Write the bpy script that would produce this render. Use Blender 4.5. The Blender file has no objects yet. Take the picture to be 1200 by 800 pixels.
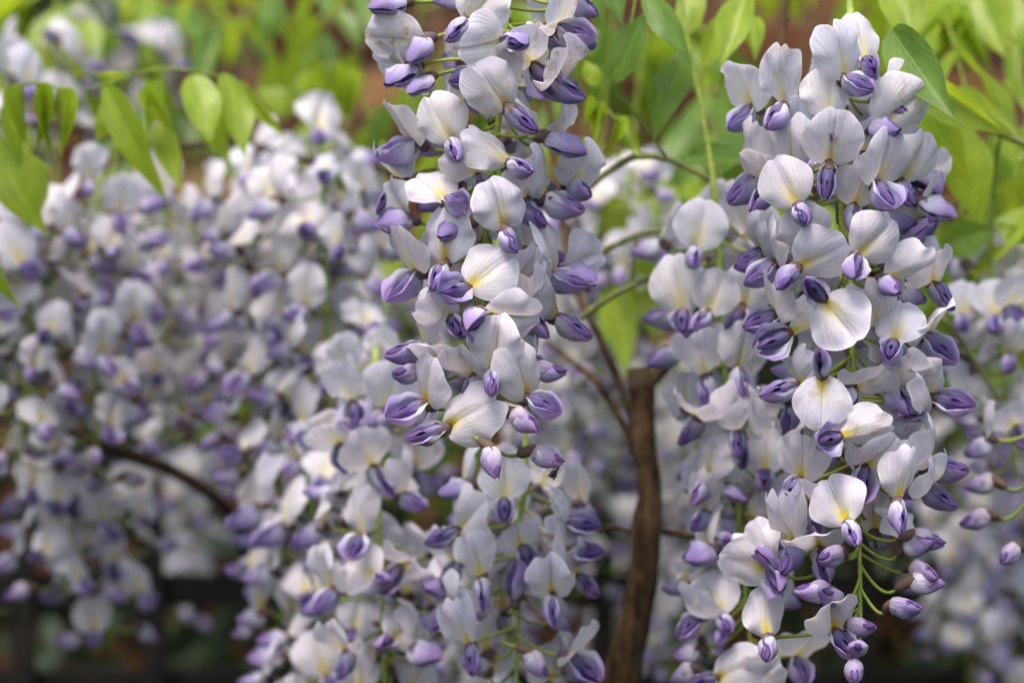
import bpy, math, random
import numpy as np
from mathutils import Vector, Matrix, Euler

R = math.radians
random.seed(7)
np.random.seed(7)
scene = bpy.context.scene
col = scene.collection

# ------------------------------------------------------------------ camera
LENS, SENSOR, FOCUS = 85.0, 36.0, 0.915
CAM = Vector((0.0, -0.92, 1.5))
cd = bpy.data.cameras.new('camera')
cd.lens = LENS
cd.sensor_width = SENSOR
cd.clip_start = 0.02
cd.clip_end = 300
cd.dof.use_dof = True
cd.dof.focus_distance = FOCUS
cd.dof.aperture_fstop = 5.6
cd.dof.aperture_blades = 7
cam = bpy.data.objects.new('camera', cd)
cam.location = CAM
cam.rotation_euler = (R(90), 0, 0)
col.objects.link(cam)
scene.camera = cam

# ------------------------------------------------------------------ light: bright overcast day
SUN_EL, SUN_AZ = R(66), R(202)        # azimuth clockwise from +Y: high, over the viewer's left shoulder
world = bpy.data.worlds.new('World')
scene.world = world
world.use_nodes = True
wn = world.node_tree
bgn = wn.nodes['Background']
sky = wn.nodes.new('ShaderNodeTexSky')
sky.sky_type = 'NISHITA'
sky.sun_disc = False
sky.sun_elevation = SUN_EL
sky.sun_rotation = SUN_AZ
sky.air_density = 1.0
sky.dust_density = 5.0
sky.ozone_density = 1.0
wn.links.new(sky.outputs[0], bgn.inputs[0])
bgn.inputs[1].default_value = 0.15
sd = bpy.data.lights.new('sun', 'SUN')
sd.energy = 1.5
sd.angle = R(25)
sd.color = (1.0, 0.95, 0.88)
sun = bpy.data.objects.new('sun', sd)
sdir = Vector((math.sin(SUN_AZ) * math.cos(SUN_EL), math.cos(SUN_AZ) * math.cos(SUN_EL), math.sin(SUN_EL)))
sun.rotation_euler = (-sdir).to_track_quat('-Z', 'Y').to_euler()
sun.location = (0, 0, 6)
col.objects.link(sun)
scene.view_settings.view_transform = 'Standard'
scene.view_settings.look = 'None'
scene.view_settings.gamma = 1.0
scene.view_settings.exposure = 1.06
scene.cycles.max_bounces = 3
scene.cycles.diffuse_bounces = 2
scene.cycles.transmission_bounces = 3
scene.cycles.use_denoising = True
scene.cycles.use_adaptive_sampling = True
scene.cycles.adaptive_threshold = 0.03

# ------------------------------------------------------------------ helpers
PX = SENSOR / LENS / 1200.0            # metres per photograph pixel at 1 m distance


def P(px, py, d):
    """photograph pixel + distance along the view axis -> world point"""
    return Vector(((px - 600) * PX * d, CAM.y + d, CAM.z - (py - 400) * PX * d))


def mesh_obj(name, verts, faces, mat, parent=None, uvs=None, smooth=True, data_only=False):
    me = bpy.data.meshes.new(name)
    me.from_pydata([tuple(v) for v in verts], [], faces)
    if uvs is not None:
        lay = me.uv_layers.new(name='UVMap')
        idx = np.empty(len(me.loops), dtype=np.int32)
        me.loops.foreach_get('vertex_index', idx)
        lay.data.foreach_set('uv', np.asarray(uvs, dtype=np.float32)[idx].ravel())
    if smooth:
        me.polygons.foreach_set('use_smooth', np.ones(len(me.polygons), dtype=bool))
    if mat is not None:
        for m in (mat if isinstance(mat, (list, tuple)) else [mat]):
            me.materials.append(m)
    me.update()
    if data_only:
        return me
    o = bpy.data.objects.new(name, me)
    col.objects.link(o)
    if parent is not None:
        o.parent = parent
    return o


def inst(name, me, parent=None, color=None):
    o = bpy.data.objects.new(name, me)
    col.objects.link(o)
    if parent is not None:
        o.parent = parent
    if color is not None:
        o.color = color
    return o


def thing(name, loc, label, cat, group=None):
    o = bpy.data.objects.new(name, None)
    o.empty_display_size = 0.02
    o.location = loc
    col.objects.link(o)
    tag(o, label, cat, group)
    return o


def tag(o, label=None, cat=None, group=None, kind=None):
    if label:
        o['label'] = label
    if cat:
        o['category'] = cat
    if group:
        o['group'] = group
    if kind:
        o['kind'] = kind
    return o


def spline(pts, n):
    """Catmull-Rom through Vectors"""
    p = [Vector(q) for q in pts]
    if len(p) == 2:
        return [p[0].lerp(p[1], i / n) for i in range(n + 1)]
    ext = [p[0] * 2 - p[1]] + p + [p[-1] * 2 - p[-2]]
    out = []
    segs = len(p) - 1
    for i in range(n + 1):
        t = i / n * segs
        k = min(int(t), segs - 1)
        t -= k
        a, b, c, d = ext[k:k + 4]
        out.append(0.5 * ((2 * b) + (c - a) * t + (2 * a - 5 * b + 4 * c - d) * t * t + (3 * b - a - 3 * c + d) * t ** 3))
    return out


def tube_geo(pts, rads, sides=8, rough=0.0, seed=0, cap=True):
    rnd = random.Random(seed)
    verts, faces, uvs = [], [], []
    n = len(pts)
    ref = Vector((0.31, 0.77, 0.12)).normalized()
    length = 0
    for i, p in enumerate(pts):
        t = (pts[min(i + 1, n - 1)] - pts[max(i - 1, 0)])
        t = t.normalized() if t.length > 1e-9 else Vector((0, 0, 1))
        a = t.cross(ref)
        if a.length < 1e-4:
            a = t.cross(Vector((1, 0, 0)))
        a.normalize()
        b = t.cross(a)
        if i:
            length += (p - pts[i - 1]).length
        for k in range(sides):
            th = 2 * math.pi * k / sides
            r = rads[i] * (1 + rough * (rnd.random() - 0.5) * 2)
            verts.append(p + a * math.cos(th) * r + b * math.sin(th) * r)
            uvs.append((k / sides, length * 50))
    for i in range(n - 1):
        for k in range(sides):
            k2 = (k + 1) % sides
            faces.append((i * sides + k, i * sides + k2, (i + 1) * sides + k2, (i + 1) * sides + k))
    if cap:
        faces.append(tuple(range(sides - 1, -1, -1)))
        faces.append(tuple((n - 1) * sides + k for k in range(sides)))
    return verts, faces, uvs


def tube(name, pts, rads, mat, parent=None, sides=8, rough=0.0, seed=0, n=None):
    if n:
        m = len(pts)
        rr = [float(np.interp(i / n * (m - 1), range(m), rads)) for i in range(n + 1)]
        pts = spline(pts, n)
        rads = rr
    if parent is not None:
        off = Vector(parent.location)
        pts = [p - off for p in pts]
    v, f, u = tube_geo(pts, rads, sides, rough, seed)
    return mesh_obj(name, v, f, mat, parent, u)


# ------------------------------------------------------------------ materials
class NT:
    def __init__(self, name):
        self.m = bpy.data.materials.new(name)
        self.m.use_nodes = True
        self.t = self.m.node_tree
        self.t.nodes.clear()
        self.out = self.n('ShaderNodeOutputMaterial')

    def n(self, kind, **kw):
        nd = self.t.nodes.new(kind)
        for k, v in kw.items():
            setattr(nd, k, v)
        return nd

    def l(self, a, b):
        self.t.links.new(a, b)

    def math(self, op, a, b=None, c=None, clamp=False):
        nd = self.n('ShaderNodeMath', operation=op)
        nd.use_clamp = clamp
        for i, x in enumerate((a, b, c)):
            if x is None:
                continue
            if isinstance(x, (int, float)):
                nd.inputs[i].default_value = x
            else:
                self.l(x, nd.inputs[i])
        return nd.outputs[0]

    def smooth(self, x, lo, hi):
        nd = self.n('ShaderNodeMapRange', interpolation_type='SMOOTHSTEP')
        self.l(x, nd.inputs[0])
        nd.inputs[1].default_value = lo
        nd.inputs[2].default_value = hi
        nd.inputs[3].default_value = 0
        nd.inputs[4].default_value = 1
        return nd.outputs[0]

    def mix(self, fac, a, b, blend='MIX'):
        nd = self.n('ShaderNodeMix', data_type='RGBA', blend_type=blend)
        for sock, x in ((nd.inputs[0], fac), (nd.inputs[6], a), (nd.inputs[7], b)):
            if isinstance(x, (int, float)):
                sock.default_value = x
            elif isinstance(x, tuple):
                sock.default_value = (*x, 1)
            else:
                self.l(x, sock)
        return nd.outputs[2]

    def noise(self, vec, scale, detail=3, rough=0.5, w=None):
        nd = self.n('ShaderNodeTexNoise')
        if vec is not None:
            self.l(vec, nd.inputs['Vector'])
        nd.inputs['Scale'].default_value = scale
        nd.inputs['Detail'].default_value = detail
        nd.inputs['Roughness'].default_value = rough
        return nd.outputs[0]

    def finish(self, colour, rough=0.5, spec=0.3, transl=None, tcol=None, bump=None, bstr=0.3, bdist=0.001, coat=0):
        bs = self.n('ShaderNodeBsdfPrincipled')
        if isinstance(colour, tuple):
            bs.inputs['Base Color'].default_value = (*colour, 1)
        else:
            self.l(colour, bs.inputs['Base Color'])
        if isinstance(rough, (int, float)):
            bs.inputs['Roughness'].default_value = rough
        else:
            self.l(rough, bs.inputs['Roughness'])
        bs.inputs['Specular IOR Level'].default_value = spec
        if coat:
            bs.inputs['Coat Weight'].default_value = coat
            bs.inputs['Coat Roughness'].default_value = 0.25
        nrm = None
        if bump is not None:
            b = self.n('ShaderNodeBump')
            b.inputs['Strength'].default_value = bstr
            b.inputs['Distance'].default_value = bdist
            self.l(bump, b.inputs['Height'])
            self.l(b.outputs[0], bs.inputs['Normal'])
        if transl:
            tr = self.n('ShaderNodeBsdfTranslucent')
            src = tcol if tcol is not None else colour
            if isinstance(src, tuple):
                tr.inputs[0].default_value = (*src, 1)
            else:
                self.l(src, tr.inputs[0])
            mx = self.n('ShaderNodeMixShader')
            mx.inputs[0].default_value = transl
            self.l(bs.outputs[0], mx.inputs[1])
            self.l(tr.outputs[0], mx.inputs[2])
            self.l(mx.outputs[0], self.out.inputs[0])
        else:
            self.l(bs.outputs[0], self.out.inputs[0])
        return self.m


def uvxy(t):
    uv = t.n('ShaderNodeUVMap')
    sp = t.n('ShaderNodeSeparateXYZ')
    t.l(uv.outputs[0], sp.inputs[0])
    return uv.outputs[0], sp.outputs[0], sp.outputs[1]


def objinfo(t):
    oi = t.n('ShaderNodeObjectInfo')
    sp = t.n('ShaderNodeSeparateColor')
    t.l(oi.outputs['Color'], sp.inputs[0])
    return oi.outputs['Random'], sp.outputs[0], sp.outputs[1], sp.outputs[2]


def mat_standard():
    t = NT('standard_petal')
    uv, u, v = uvxy(t)
    rnd, stain, yel, tint = objinfo(t)
    x = t.math('ABSOLUTE', t.math('SUBTRACT', u, 0.5))
    # radial fan coordinate for the veins
    ang = t.math('ARCTAN2', t.math('SUBTRACT', u, 0.5), t.math('ADD', v, 0.12))
    rad = t.math('POWER', t.math('ADD', t.math('MULTIPLY', x, x), t.math('MULTIPLY', v, v)), 0.5)
    cv = t.n('ShaderNodeCombineXYZ')
    t.l(t.math('MULTIPLY', ang, 26), cv.inputs[0])
    t.l(t.math('MULTIPLY', rad, 1.6), cv.inputs[1])
    t.l(t.math('MULTIPLY', rnd, 40), cv.inputs[2])
    vein = t.noise(cv.outputs[0], 1.0, 5, 0.75)
    veinm = t.smooth(vein, 0.46, 0.62)
    cloud_v = t.n('ShaderNodeCombineXYZ')
    t.l(u, cloud_v.inputs[0]); t.l(v, cloud_v.inputs[1]); t.l(t.math('MULTIPLY', rnd, 77), cloud_v.inputs[2])
    cloud = t.noise(cloud_v.outputs[0], 3.2, 3, 0.55)
    base = t.mix(t.smooth(cloud, 0.35, 0.7), (0.88, 0.86, 0.86), (0.78, 0.74, 0.82))
    base = t.mix(t.math('MULTIPLY', tint, 0.4), base, (0.80, 0.71, 0.79))
    base = t.mix(t.math('MULTIPLY', t.smooth(rnd, 0.55, 1.0), 0.35), base, (0.60, 0.64, 0.80))
    base = t.mix(t.math('MULTIPLY', veinm, 0.42), base, (0.52, 0.45, 0.62))
    # lilac towards the margin, pale thin rim
    edge = t.smooth(rad, 0.55, 1.0)
    base = t.mix(t.math('MULTIPLY', edge, 0.25), base, (0.66, 0.60, 0.80))
    r2 = t.math('POWER', t.math('ADD', t.math('MULTIPLY', t.math('MULTIPLY', x, x), 4.0), t.math('POWER', t.math('SUBTRACT', t.math('MULTIPLY', v, 2.0), 1.0), 2.0)), 0.5)
    base = t.mix(t.math('MULTIPLY', t.smooth(r2, 0.92, 0.97), 0.6), base, (0.90, 0.88, 0.93))
    # cream patch beside the midline, strong yellow at the throat
    m1 = t.math('MULTIPLY', t.math('SUBTRACT', 1.0, t.smooth(x, 0.03, 0.24)), t.math('SUBTRACT', 1.0, t.smooth(v, 0.30, 0.72)))
    base = t.mix(t.math('MULTIPLY', m1, 0.65), base, (0.87, 0.82, 0.52))
    m2 = t.math('MULTIPLY', t.math('SUBTRACT', 1.0, t.smooth(x, 0.02, 0.15)), t.math('SUBTRACT', 1.0, t.smooth(v, 0.14, 0.42)))
    base = t.mix(t.math('MULTIPLY', m2, yel), base, (0.86, 0.66, 0.04))
    # midline crease
    mid = t.math('MULTIPLY', t.math('SUBTRACT', 1.0, t.smooth(x, 0.003, 0.016)), t.smooth(v, 0.15, 0.4))
    base = t.mix(t.math('MULTIPLY', mid, 0.5), base, (0.42, 0.36, 0.36))
    # tiny specks
    vo = t.n('ShaderNodeTexVoronoi')
    t.l(cloud_v.outputs[0], vo.inputs['Vector'])
    vo.inputs['Scale'].default_value = 7
    sp = t.math('SUBTRACT', 1.0, t.smooth(vo.outputs['Distance'], 0.035, 0.075))
    sc_ = t.n('ShaderNodeSeparateColor'); t.l(vo.outputs['Color'], sc_.inputs[0])
    sp = t.math('MULTIPLY', sp, t.math('GREATER_THAN', sc_.outputs[0], 0.93))
    base = t.mix(t.math('MULTIPLY', sp, 0.85), base, (0.10, 0.06, 0.05))
    # browned, weathered patches on old flowers
    st = t.smooth(t.noise(cloud_v.outputs[0], 4.5, 4, 0.7), 0.53, 0.62)
    base = t.mix(t.math('MULTIPLY', st, stain), base, (0.42, 0.24, 0.05))
    hgt = t.math('ADD', vein, t.math('MULTIPLY', cloud, 0.8))
    return t.finish(base, 0.55, 0.25, transl=0.40, bump=hgt, bstr=0.6, bdist=0.0011)


def mat_wing(name, dark):
    t = NT(name)
    uv, u, v = uvxy(t)
    rnd, stain, yel, tint = objinfo(t)
    cv = t.n('ShaderNodeCombineXYZ')
    t.l(t.math('MULTIPLY', u, 15), cv.inputs[0])
    t.l(t.math('MULTIPLY', v, 1.3), cv.inputs[1])
    t.l(t.math('MULTIPLY', rnd, 50), cv.inputs[2])
    streak = t.noise(cv.outputs[0], 1.0, 4, 0.6)
    if dark:
        a, b, c, d = (0.34, 0.29, 0.45), (0.14, 0.10, 0.32), (0.07, 0.045, 0.19), (0.2, 0.1, 0.27)
    elif dark is None:
        a, b, c, d = (0.66, 0.60, 0.60), (0.50, 0.42, 0.62), (0.20, 0.14, 0.33), (0.50, 0.34, 0.48)
    else:
        a, b, c, d = (0.82, 0.80, 0.86), (0.47, 0.41, 0.69), (0.155, 0.115, 0.34), (0.48, 0.28, 0.54)
    base = t.mix(t.smooth(v, 0.12, 0.68), a, b)
    base = t.mix(t.math('MULTIPLY', t.smooth(v, 0.55, 1.0), 0.75), base, c)
    base = t.mix(t.math('MULTIPLY', tint, t.math('MULTIPLY', t.smooth(v, 0.3, 0.9), 0.75)), base, d)
    base = t.mix(t.math('MULTIPLY', t.smooth(streak, 0.38, 0.68), 0.42), base, c)
    base = t.mix(t.math('MULTIPLY', t.smooth(rnd, 0.25, 1.0), 0.5), base, c)
    st = t.smooth(t.noise(uv, 4.5, 4, 0.7), 0.56, 0.64)
    base = t.mix(t.math('MULTIPLY', st, stain), base, (0.40, 0.22, 0.05))
    return t.finish(base, 0.55, 0.25, transl=0.3, bump=streak, bstr=0.6, bdist=0.0008)


def mat_calyx():
    t = NT('calyx')
    uv, u, v = uvxy(t)
    rnd, stain, yel, tint = objinfo(t)
    tc = t.n('ShaderNodeTexCoord')
    nz = t.noise(tc.outputs['Object'], 900, 3, 0.6)
    ped = t.mix(t.smooth(rnd, 0.1, 0.9), (0.19, 0.25, 0.04), (0.30, 0.33, 0.06))
    cal = t.mix(nz, (0.05, 0.03, 0.025), (0.17, 0.11, 0.075))
    cal = t.mix(t.smooth(rnd, 0.4, 1.0), cal, (0.11, 0.075, 0.095))
    c = t.mix(t.smooth(v, 0.78, 0.88), ped, cal)
    return t.finish(c, 0.6, 0.2, bump=nz, bstr=0.5, bdist=0.0004)


def mat_stem(name, c1, c2, scale=300):
    t = NT(name)
    tc = t.n('ShaderNodeTexCoord')
    nz = t.noise(tc.outputs['Object'], scale, 4, 0.6)
    c = t.mix(t.smooth(nz, 0.35, 0.65), c1, c2)
    return t.finish(c, 0.55, 0.25, bump=nz, bstr=0.5, bdist=0.0006)


def mat_bark(name, c1, c2, c3):
    t = NT(name)
    tc = t.n('ShaderNodeTexCoord')
    mp = t.n('ShaderNodeMapping')
    mp.inputs['Scale'].default_value = (1, 1, 0.22)
    t.l(tc.outputs['Object'], mp.inputs[0])
    n1 = t.noise(mp.outputs[0], 260, 6, 0.7)
    n2 = t.noise(tc.outputs['Object'], 45, 3, 0.6)
    c = t.mix(t.smooth(n1, 0.36, 0.66), c1, c2)
    c = t.mix(t.math('MULTIPLY', t.smooth(n2, 0.5, 0.68), 0.7), c, c3)
    return t.finish(c, 0.85, 0.15, bump=n1, bstr=0.9, bdist=0.003)


def mat_leaf(name, top, deep, tr_col, transl, gloss=0.38):
    t = NT(name)
    uv, u, v = uvxy(t)
    rnd, r_, g_, b_ = objinfo(t)
    x = t.math('ABSOLUTE', t.math('SUBTRACT', u, 0.5))
    cvec = t.n('ShaderNodeCombineXYZ')
    t.l(u, cvec.inputs[0]); t.l(v, cvec.inputs[1]); t.l(t.math('MULTIPLY', rnd, 30), cvec.inputs[2])
    cl = t.noise(cvec.outputs[0], 3.5, 4, 0.6)
    base = t.mix(t.smooth(cl, 0.32, 0.7), top, deep)
    base = t.mix(t.math('MULTIPLY', rnd, 0.45), base, deep)
    # side veins run forward from the midrib
    ph = t.math('ADD', t.math('MULTIPLY', v, 62), t.math('MULTIPLY', x, -58))
    sv = t.smooth(t.math('SINE', ph), 0.86, 1.0)
    sv = t.math('MULTIPLY', sv, 0.8)
    mid = t.math('SUBTRACT', 1.0, t.smooth(x, 0.008, 0.03))
    vn = t.math('MAXIMUM', sv, mid)
    light = tuple(min(1.0, q * 1.5 + 0.05) for q in top)
    base = t.mix(t.math('MULTIPLY', vn, 0.5), base, light)
    hgt = t.math('SUBTRACT', t.math('MULTIPLY', cl, 0.5), vn)
    tc = t.mix(t.math('MULTIPLY', vn, 0.4), t.mix(t.smooth(cl, 0.3, 0.7), tr_col, tuple(q * 0.75 for q in tr_col)), light)
    return t.finish(base, gloss, 0.5, transl=transl, tcol=tc, bump=hgt, bstr=0.45, bdist=0.0009)


M_STD = mat_standard()
M_WING = mat_wing('wing_petal', False)
M_KEEL = mat_wing('keel_petal', True)
M_HOOD = mat_wing('bud_petal', None)
M_CALYX = mat_calyx()
M_STALK = mat_stem('green_stalk', (0.16, 0.24, 0.035), (0.30, 0.36, 0.07))
M_SHOOT = mat_stem('olive_shoot', (0.08, 0.10, 0.025), (0.19, 0.20, 0.06))
M_BARK = mat_bark('bark', (0.024, 0.014, 0.008), (0.15, 0.09, 0.045), (0.09, 0.07, 0.045))
M_BARK_D = mat_bark('old_bark', (0.025, 0.016, 0.011), (0.085, 0.055, 0.032), (0.05, 0.042, 0.03))
M_LIME = mat_leaf('young_leaf', (0.34, 0.46, 0.03), (0.19, 0.31, 0.02), (0.64, 0.78, 0.035), 0.5, 0.38)
M_MID = mat_leaf('leaf', (0.15, 0.26, 0.03), (0.065, 0.14, 0.016), (0.38, 0.55, 0.03), 0.4, 0.38)
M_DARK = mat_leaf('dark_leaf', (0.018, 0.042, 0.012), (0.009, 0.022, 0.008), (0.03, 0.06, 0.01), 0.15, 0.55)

# ------------------------------------------------------------------ flower meshes (local: base at 0, banner +Z, face -Y)
SL, SW = 0.0208, 0.0112
KDIR = Vector((0, -0.86, -0.51)).normalized()
KUP = Vector((0, -0.51, 0.86)).normalized()
CDIR = Vector((0, 0.93, -0.36)).normalized()
KL = 0.0150
S_VEC = np.array([0, 0.22 * SL, 0.98 * SL])
K_VEC = np.array(KDIR) * KL


def banner(fold, bulge, recurve, curl, wave, ph, cup, asym, notch, n=14):
    verts, uvs, faces = [], [], []
    for j in range(n + 1):
        for i in range(n + 1):
            a = -1 + 2 * i / n
            b = -1 + 2 * j / n
            x = a * math.sqrt(1 - b * b / 2)
            z = b * math.sqrt(1 - a * a / 2)
            th = math.atan2(x, z)
            r = math.hypot(x, z)
            z1 = (z + 1) / 2
            w = SW * (0.90 + 0.16 * math.sin(math.pi * min(1, z1 * 1.15)))
            if z1 < 0.12:
                w *= 0.55 + 0.45 * z1 / 0.12
            X = x * w * (1 + 0.03 * math.sin(4 * th + ph))
            Z = z1 * SL
            top = max(0.0, (z - 0.55) / 0.45)
            Z -= notch * math.exp(-(x / 0.13) ** 2) * top
            Z += 0.0009 * math.exp(-((abs(x) - 0.5) / 0.3) ** 2) * (1 - z1) * -1
            ax = abs(x)
            side = 1 if x >= 0 else -1
            Y = math.sin(fold + side * asym) * ax * SW * (0.35 + 0.65 * z1)
            X *= math.cos(fold + side * asym) ** 0.7
            Y -= bulge * math.sin(math.pi * min(1, ax ** 0.8)) * math.sin(math.pi * min(1, 0.15 + z1 * 0.8))
            Y += 0.0007 * math.exp(-(x / 0.07) ** 2) * math.sin(math.pi * z1)
            Y += SL * (0.10 * z1 + recurve * z1 * z1)
            Y += curl * r ** 5 * (0.3 + 0.7 * z1)
            Y += wave * r ** 3 * math.sin(5 * th + ph) + 0.5 * wave * r ** 4 * math.sin(9 * th + 2.3 * ph)
            Y -= cup * (z1 ** 3)
            verts.append((X, Y, Z))
            uvs.append((0.5 + x * 0.5, z1))
    for j in range(n):
        for i in range(n):
            q = j * (n + 1) + i
            faces.append((q, q + 1, q + n + 2, q + n + 1))
    return mesh_obj('standard_petal', verts, faces, M_STD, uvs=uvs, data_only=True)


STD = [
    banner(0.30, 0.0020, 0.10, 0.0010, 0.0006, 0.4, 0.0, 0.05, 0.0010),
    banner(0.10, 0.0026, 0.14, 0.0018, 0.0008, 1.7, 0.0, -0.08, 0.0014),
    banner(0.55, 0.0022, 0.08, -0.0008, 0.0009, 2.9, 0.0, 0.10, 0.0006),
    banner(-0.18, 0.0018, 0.16, 0.0022, 0.0010, 4.1, 0.0, 0.12, 0.0012),
    banner(0.42, 0.0016, 0.22, 0.0028, 0.0013, 5.2, 0.0, -0.2, 0.0018),
    banner(0.78, 0.0018, 0.05, 0.0014, 0.0014, 0.9, 0.001, 0.22, 0.0008),
    banner(0.95, 0.0014, 0.14, 0.0022, 0.0019, 2.2, 0.0, 0.28, 0.0010),
    banner(-0.35, 0.0022, 0.06, 0.0030, 0.0017, 5.9, 0.0, -0.15, 0.0016),
    banner(0.22, 0.0030, 0.02, -0.0020, 0.0007, 3.4, 0.002, 0.0, 0.0010),
]


def pod_side(side, H, B, L, openg, lift, flare, na, nb, mat, name, pw=0.8, t0=-1.0, t1=1.0, tipcurve=0.0022, ph=0.0):
    verts, uvs, faces = [], [], []
    for j in range(na + 1):
        s = j / na
        prof = (math.sin(math.pi * min(1, 0.085 + 0.895 * s ** pw))) ** 0.72
        for i in range(nb + 1):
            tt = t0 + (t1 - t0) * i / nb
            an = tt * math.pi / 2
            x = B * prof * math.cos(an) ** 0.85
            f = H * prof * math.sin(an)
            up = max(0.0, tt)
            curl = max(0.0, (tt - 0.45) / 0.55)
            x += prof * (openg * up * (0.4 + 0.6 * s) + 1.3 * openg * curl * curl) + flare * s * prof
            x += prof * (0.00045 * math.sin(8 * s + ph + 2.4 * tt) + 0.0003 * math.sin(17 * s - ph + 4 * tt))
            f += prof * 0.0005 * math.sin(11 * s + 1.7 * ph) * curl
            f += lift * s + tipcurve * s * s - 0.0006 * math.sin(math.pi * s) + 0.0005 * math.sin(5 * s + ph) * up
            e = L * s
            p = KDIR * e + KUP * f
            verts.append((side * (x + 0.0001), p.y, p.z))
            uvs.append((0.5 + tt * 0.5, s))
    for j in range(na):
        for i in range(nb):
            q = j * (nb + 1) + i
            fc = (q, q + 1, q + nb + 2, q + nb + 1)
            faces.append(fc if side > 0 else fc[::-1])
    return mesh_obj(name, verts, faces, mat, uvs=uvs, data_only=True)


def wings(H, B, openg, lift, flare, ph, L=KL):
    return [pod_side(s, H * 0.88, B * 0.9, L, openg * 0.72, lift, flare, 11, 9, M_WING, 'wing_petal', ph=ph + s) for s in (-1, 1)]


WING = [
    wings(0.0048, 0.0036, 0.0005, 0.0, 0.0, 0.2),
    wings(0.0054, 0.0031, 0.0015, 0.0, 0.0006, 1.3),
    wings(0.0046, 0.0040, 0.0009, 0.0006, 0.0003, 2.6),
    wings(0.0056, 0.0030, 0.0026, 0.0008, 0.0016, 3.7, KL * 1.06),
    wings(0.0043, 0.0037, 0.0002, -0.0004, 0.0, 5.0, KL * 0.92),
    wings(0.0050, 0.0026, 0.0036, 0.0014, 0.0034, 0.9, KL * 1.04),
    wings(0.0058, 0.0028, 0.0020, -0.0006, 0.0010, 4.4, KL * 0.98),
    wings(0.0045, 0.0034, 0.0030, 0.0002, 0.0004, 2.1, KL * 0.95),
]


def keel_mesh():
    va, fa, ua = [], [], []
    for side in (-1, 1):
        me = pod_side(side, 0.0036, 0.0024, KL * 0.93, 0, 0.0006, 0, 9, 6, M_KEEL, 'keel_petal', tipcurve=0.003)
        off = len(va)
        va += [tuple(v.co) for v in me.vertices]
        fa += [tuple(off + k for k in p.vertices) for p in me.polygons]
        for j in range(10):
            for i in range(7):
                ua.append((i / 6, j / 9))
        bpy.data.meshes.remove(me)
    return mesh_obj('keel_petal', va, fa, M_KEEL, uvs=ua, data_only=True)


KEEL = keel_mesh()


def hood_mesh(seed, L=0.0150):
    """standard petal still folded over the bud"""
    va, fa, ua = [], [], []
    na, nb = 11, 12
    for j in range(na + 1):
        s = j / na
        prof = (math.sin(math.pi * min(1, 0.10 + 0.88 * s ** 0.85))) ** 0.7
        for i in range(nb + 1):
            tt = -1 + 2 * i / nb
            an = tt * math.pi * 0.62
            x = 0.0037 * prof * math.sin(an)
            f = 0.0043 * prof * math.cos(an) + 0.0012 * s * s + 0.0006 * math.exp(-(tt / 0.12) ** 2) * prof
            p = KDIR * (L * s * (1 - 0.18 * tt * tt)) + KUP * f
            va.append((x + 0.0003 * math.sin(6 * s + seed), p.y, p.z))
            ua.append((0.5 + tt * 0.5, 0.1 + 0.8 * s))
    for j in range(na):
        for i in range(nb):
            q = j * (nb + 1) + i
            fa.append((q, q + 1, q + nb + 2, q + nb + 1))
    return mesh_obj('standard_petal', va, fa, M_HOOD, uvs=ua, data_only=True)


HOOD = [hood_mesh(0.3, 0.0135), hood_mesh(2.0, 0.0105)]

CAL_LEN = 0.0048


def receptacle(to_axis, sc, seed, big=1.0):
    """calyx cup plus pedicel; to_axis: vector (flower-local, metres) from base to where the pedicel leaves the stalk"""
    rnd = random.Random(seed)
    end = CDIR * (CAL_LEN * (1.35 if big > 1 else 1.0))
    ctrl = end + CDIR * (to_axis.length * 0.35)
    pts, rads, vv = [], [], []
    npd = 7
    for i in range(npd + 1):
        t = i / npd
        p = to_axis * (1 - t) ** 2 + ctrl * (2 * t * (1 - t)) + end * t * t
        pts.append(p)
        rads.append((0.00062 + 0.00015 * t) / sc)
        vv.append(0.75 * t)
    prof = [(0.02, 0.0010), (0.15, 0.0017), (0.4, 0.0022), (0.75, 0.0024), (1.1, 0.0026), (1.45, 0.00275)]
    for t, r in prof:
        pts.append(end * (1 - t) if t <= 1 else KDIR * (CAL_LEN * (t - 1)))
        rads.append(r)
        vv.append(0.86 + 0.14 * t)
    sides = 7
    v, f, u = tube_geo(pts, rads, sides, 0.10, seed, cap=False)
    n = len(pts)
    # uneven calyx teeth
    for k in range(sides):
        i = (n - 1) * sides + k
        v[i] = v[i] - CDIR * (0.0020 * rnd.random())
    u = [(k / sides, vv[i]) for i in range(n) for k in range(sides)]
    return mesh_obj('flower', v, f, M_CALYX, uvs=u, data_only=True)


# ------------------------------------------------------------------ orientation fit: pixel outline of a flower -> rotation
_y, _p, _r = np.meshgrid(np.radians(np.arange(-115, 116, 5)), np.radians(np.arange(-55, 56, 5)),
                         np.radians(np.arange(-180, 180, 6)), indexing='ij')
_y, _p, _r = _y.ravel(), _p.ravel(), _r.ravel()


def _rot(v):
    x, y, z = v
    # Rz(yaw), then Rx(pitch), then Ry(roll)
    x1 = x * np.cos(_y) - y * np.sin(_y)
    y1 = x * np.sin(_y) + y * np.cos(_y)
    z1 = z
    y2 = y1 * np.cos(_p) - z1 * np.sin(_p)
    z2 = y1 * np.sin(_p) + z1 * np.cos(_p)
    x3 = x1 * np.cos(_r) + z2 * np.sin(_r)
    z3 = -x1 * np.sin(_r) + z2 * np.cos(_r)
    return x3, y2, z3


HINGES = (0.0, R(26), R(48), R(-22))


def _hinged(a):
    return (0.0, S_VEC[1] * math.cos(a) - S_VEC[2] * math.sin(a), S_VEC[1] * math.sin(a) + S_VEC[2] * math.cos(a))


_SS = [_rot(_hinged(a)) for a in HINGES]
_NN = [_rot((0, -math.cos(a) * 0.98 - 0.2 * math.sin(a), -math.sin(a) * 0.98 + 0.2 * math.cos(a))) for a in HINGES]
_K = _rot(K_VEC)
_wrap = np.abs(_r)


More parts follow.
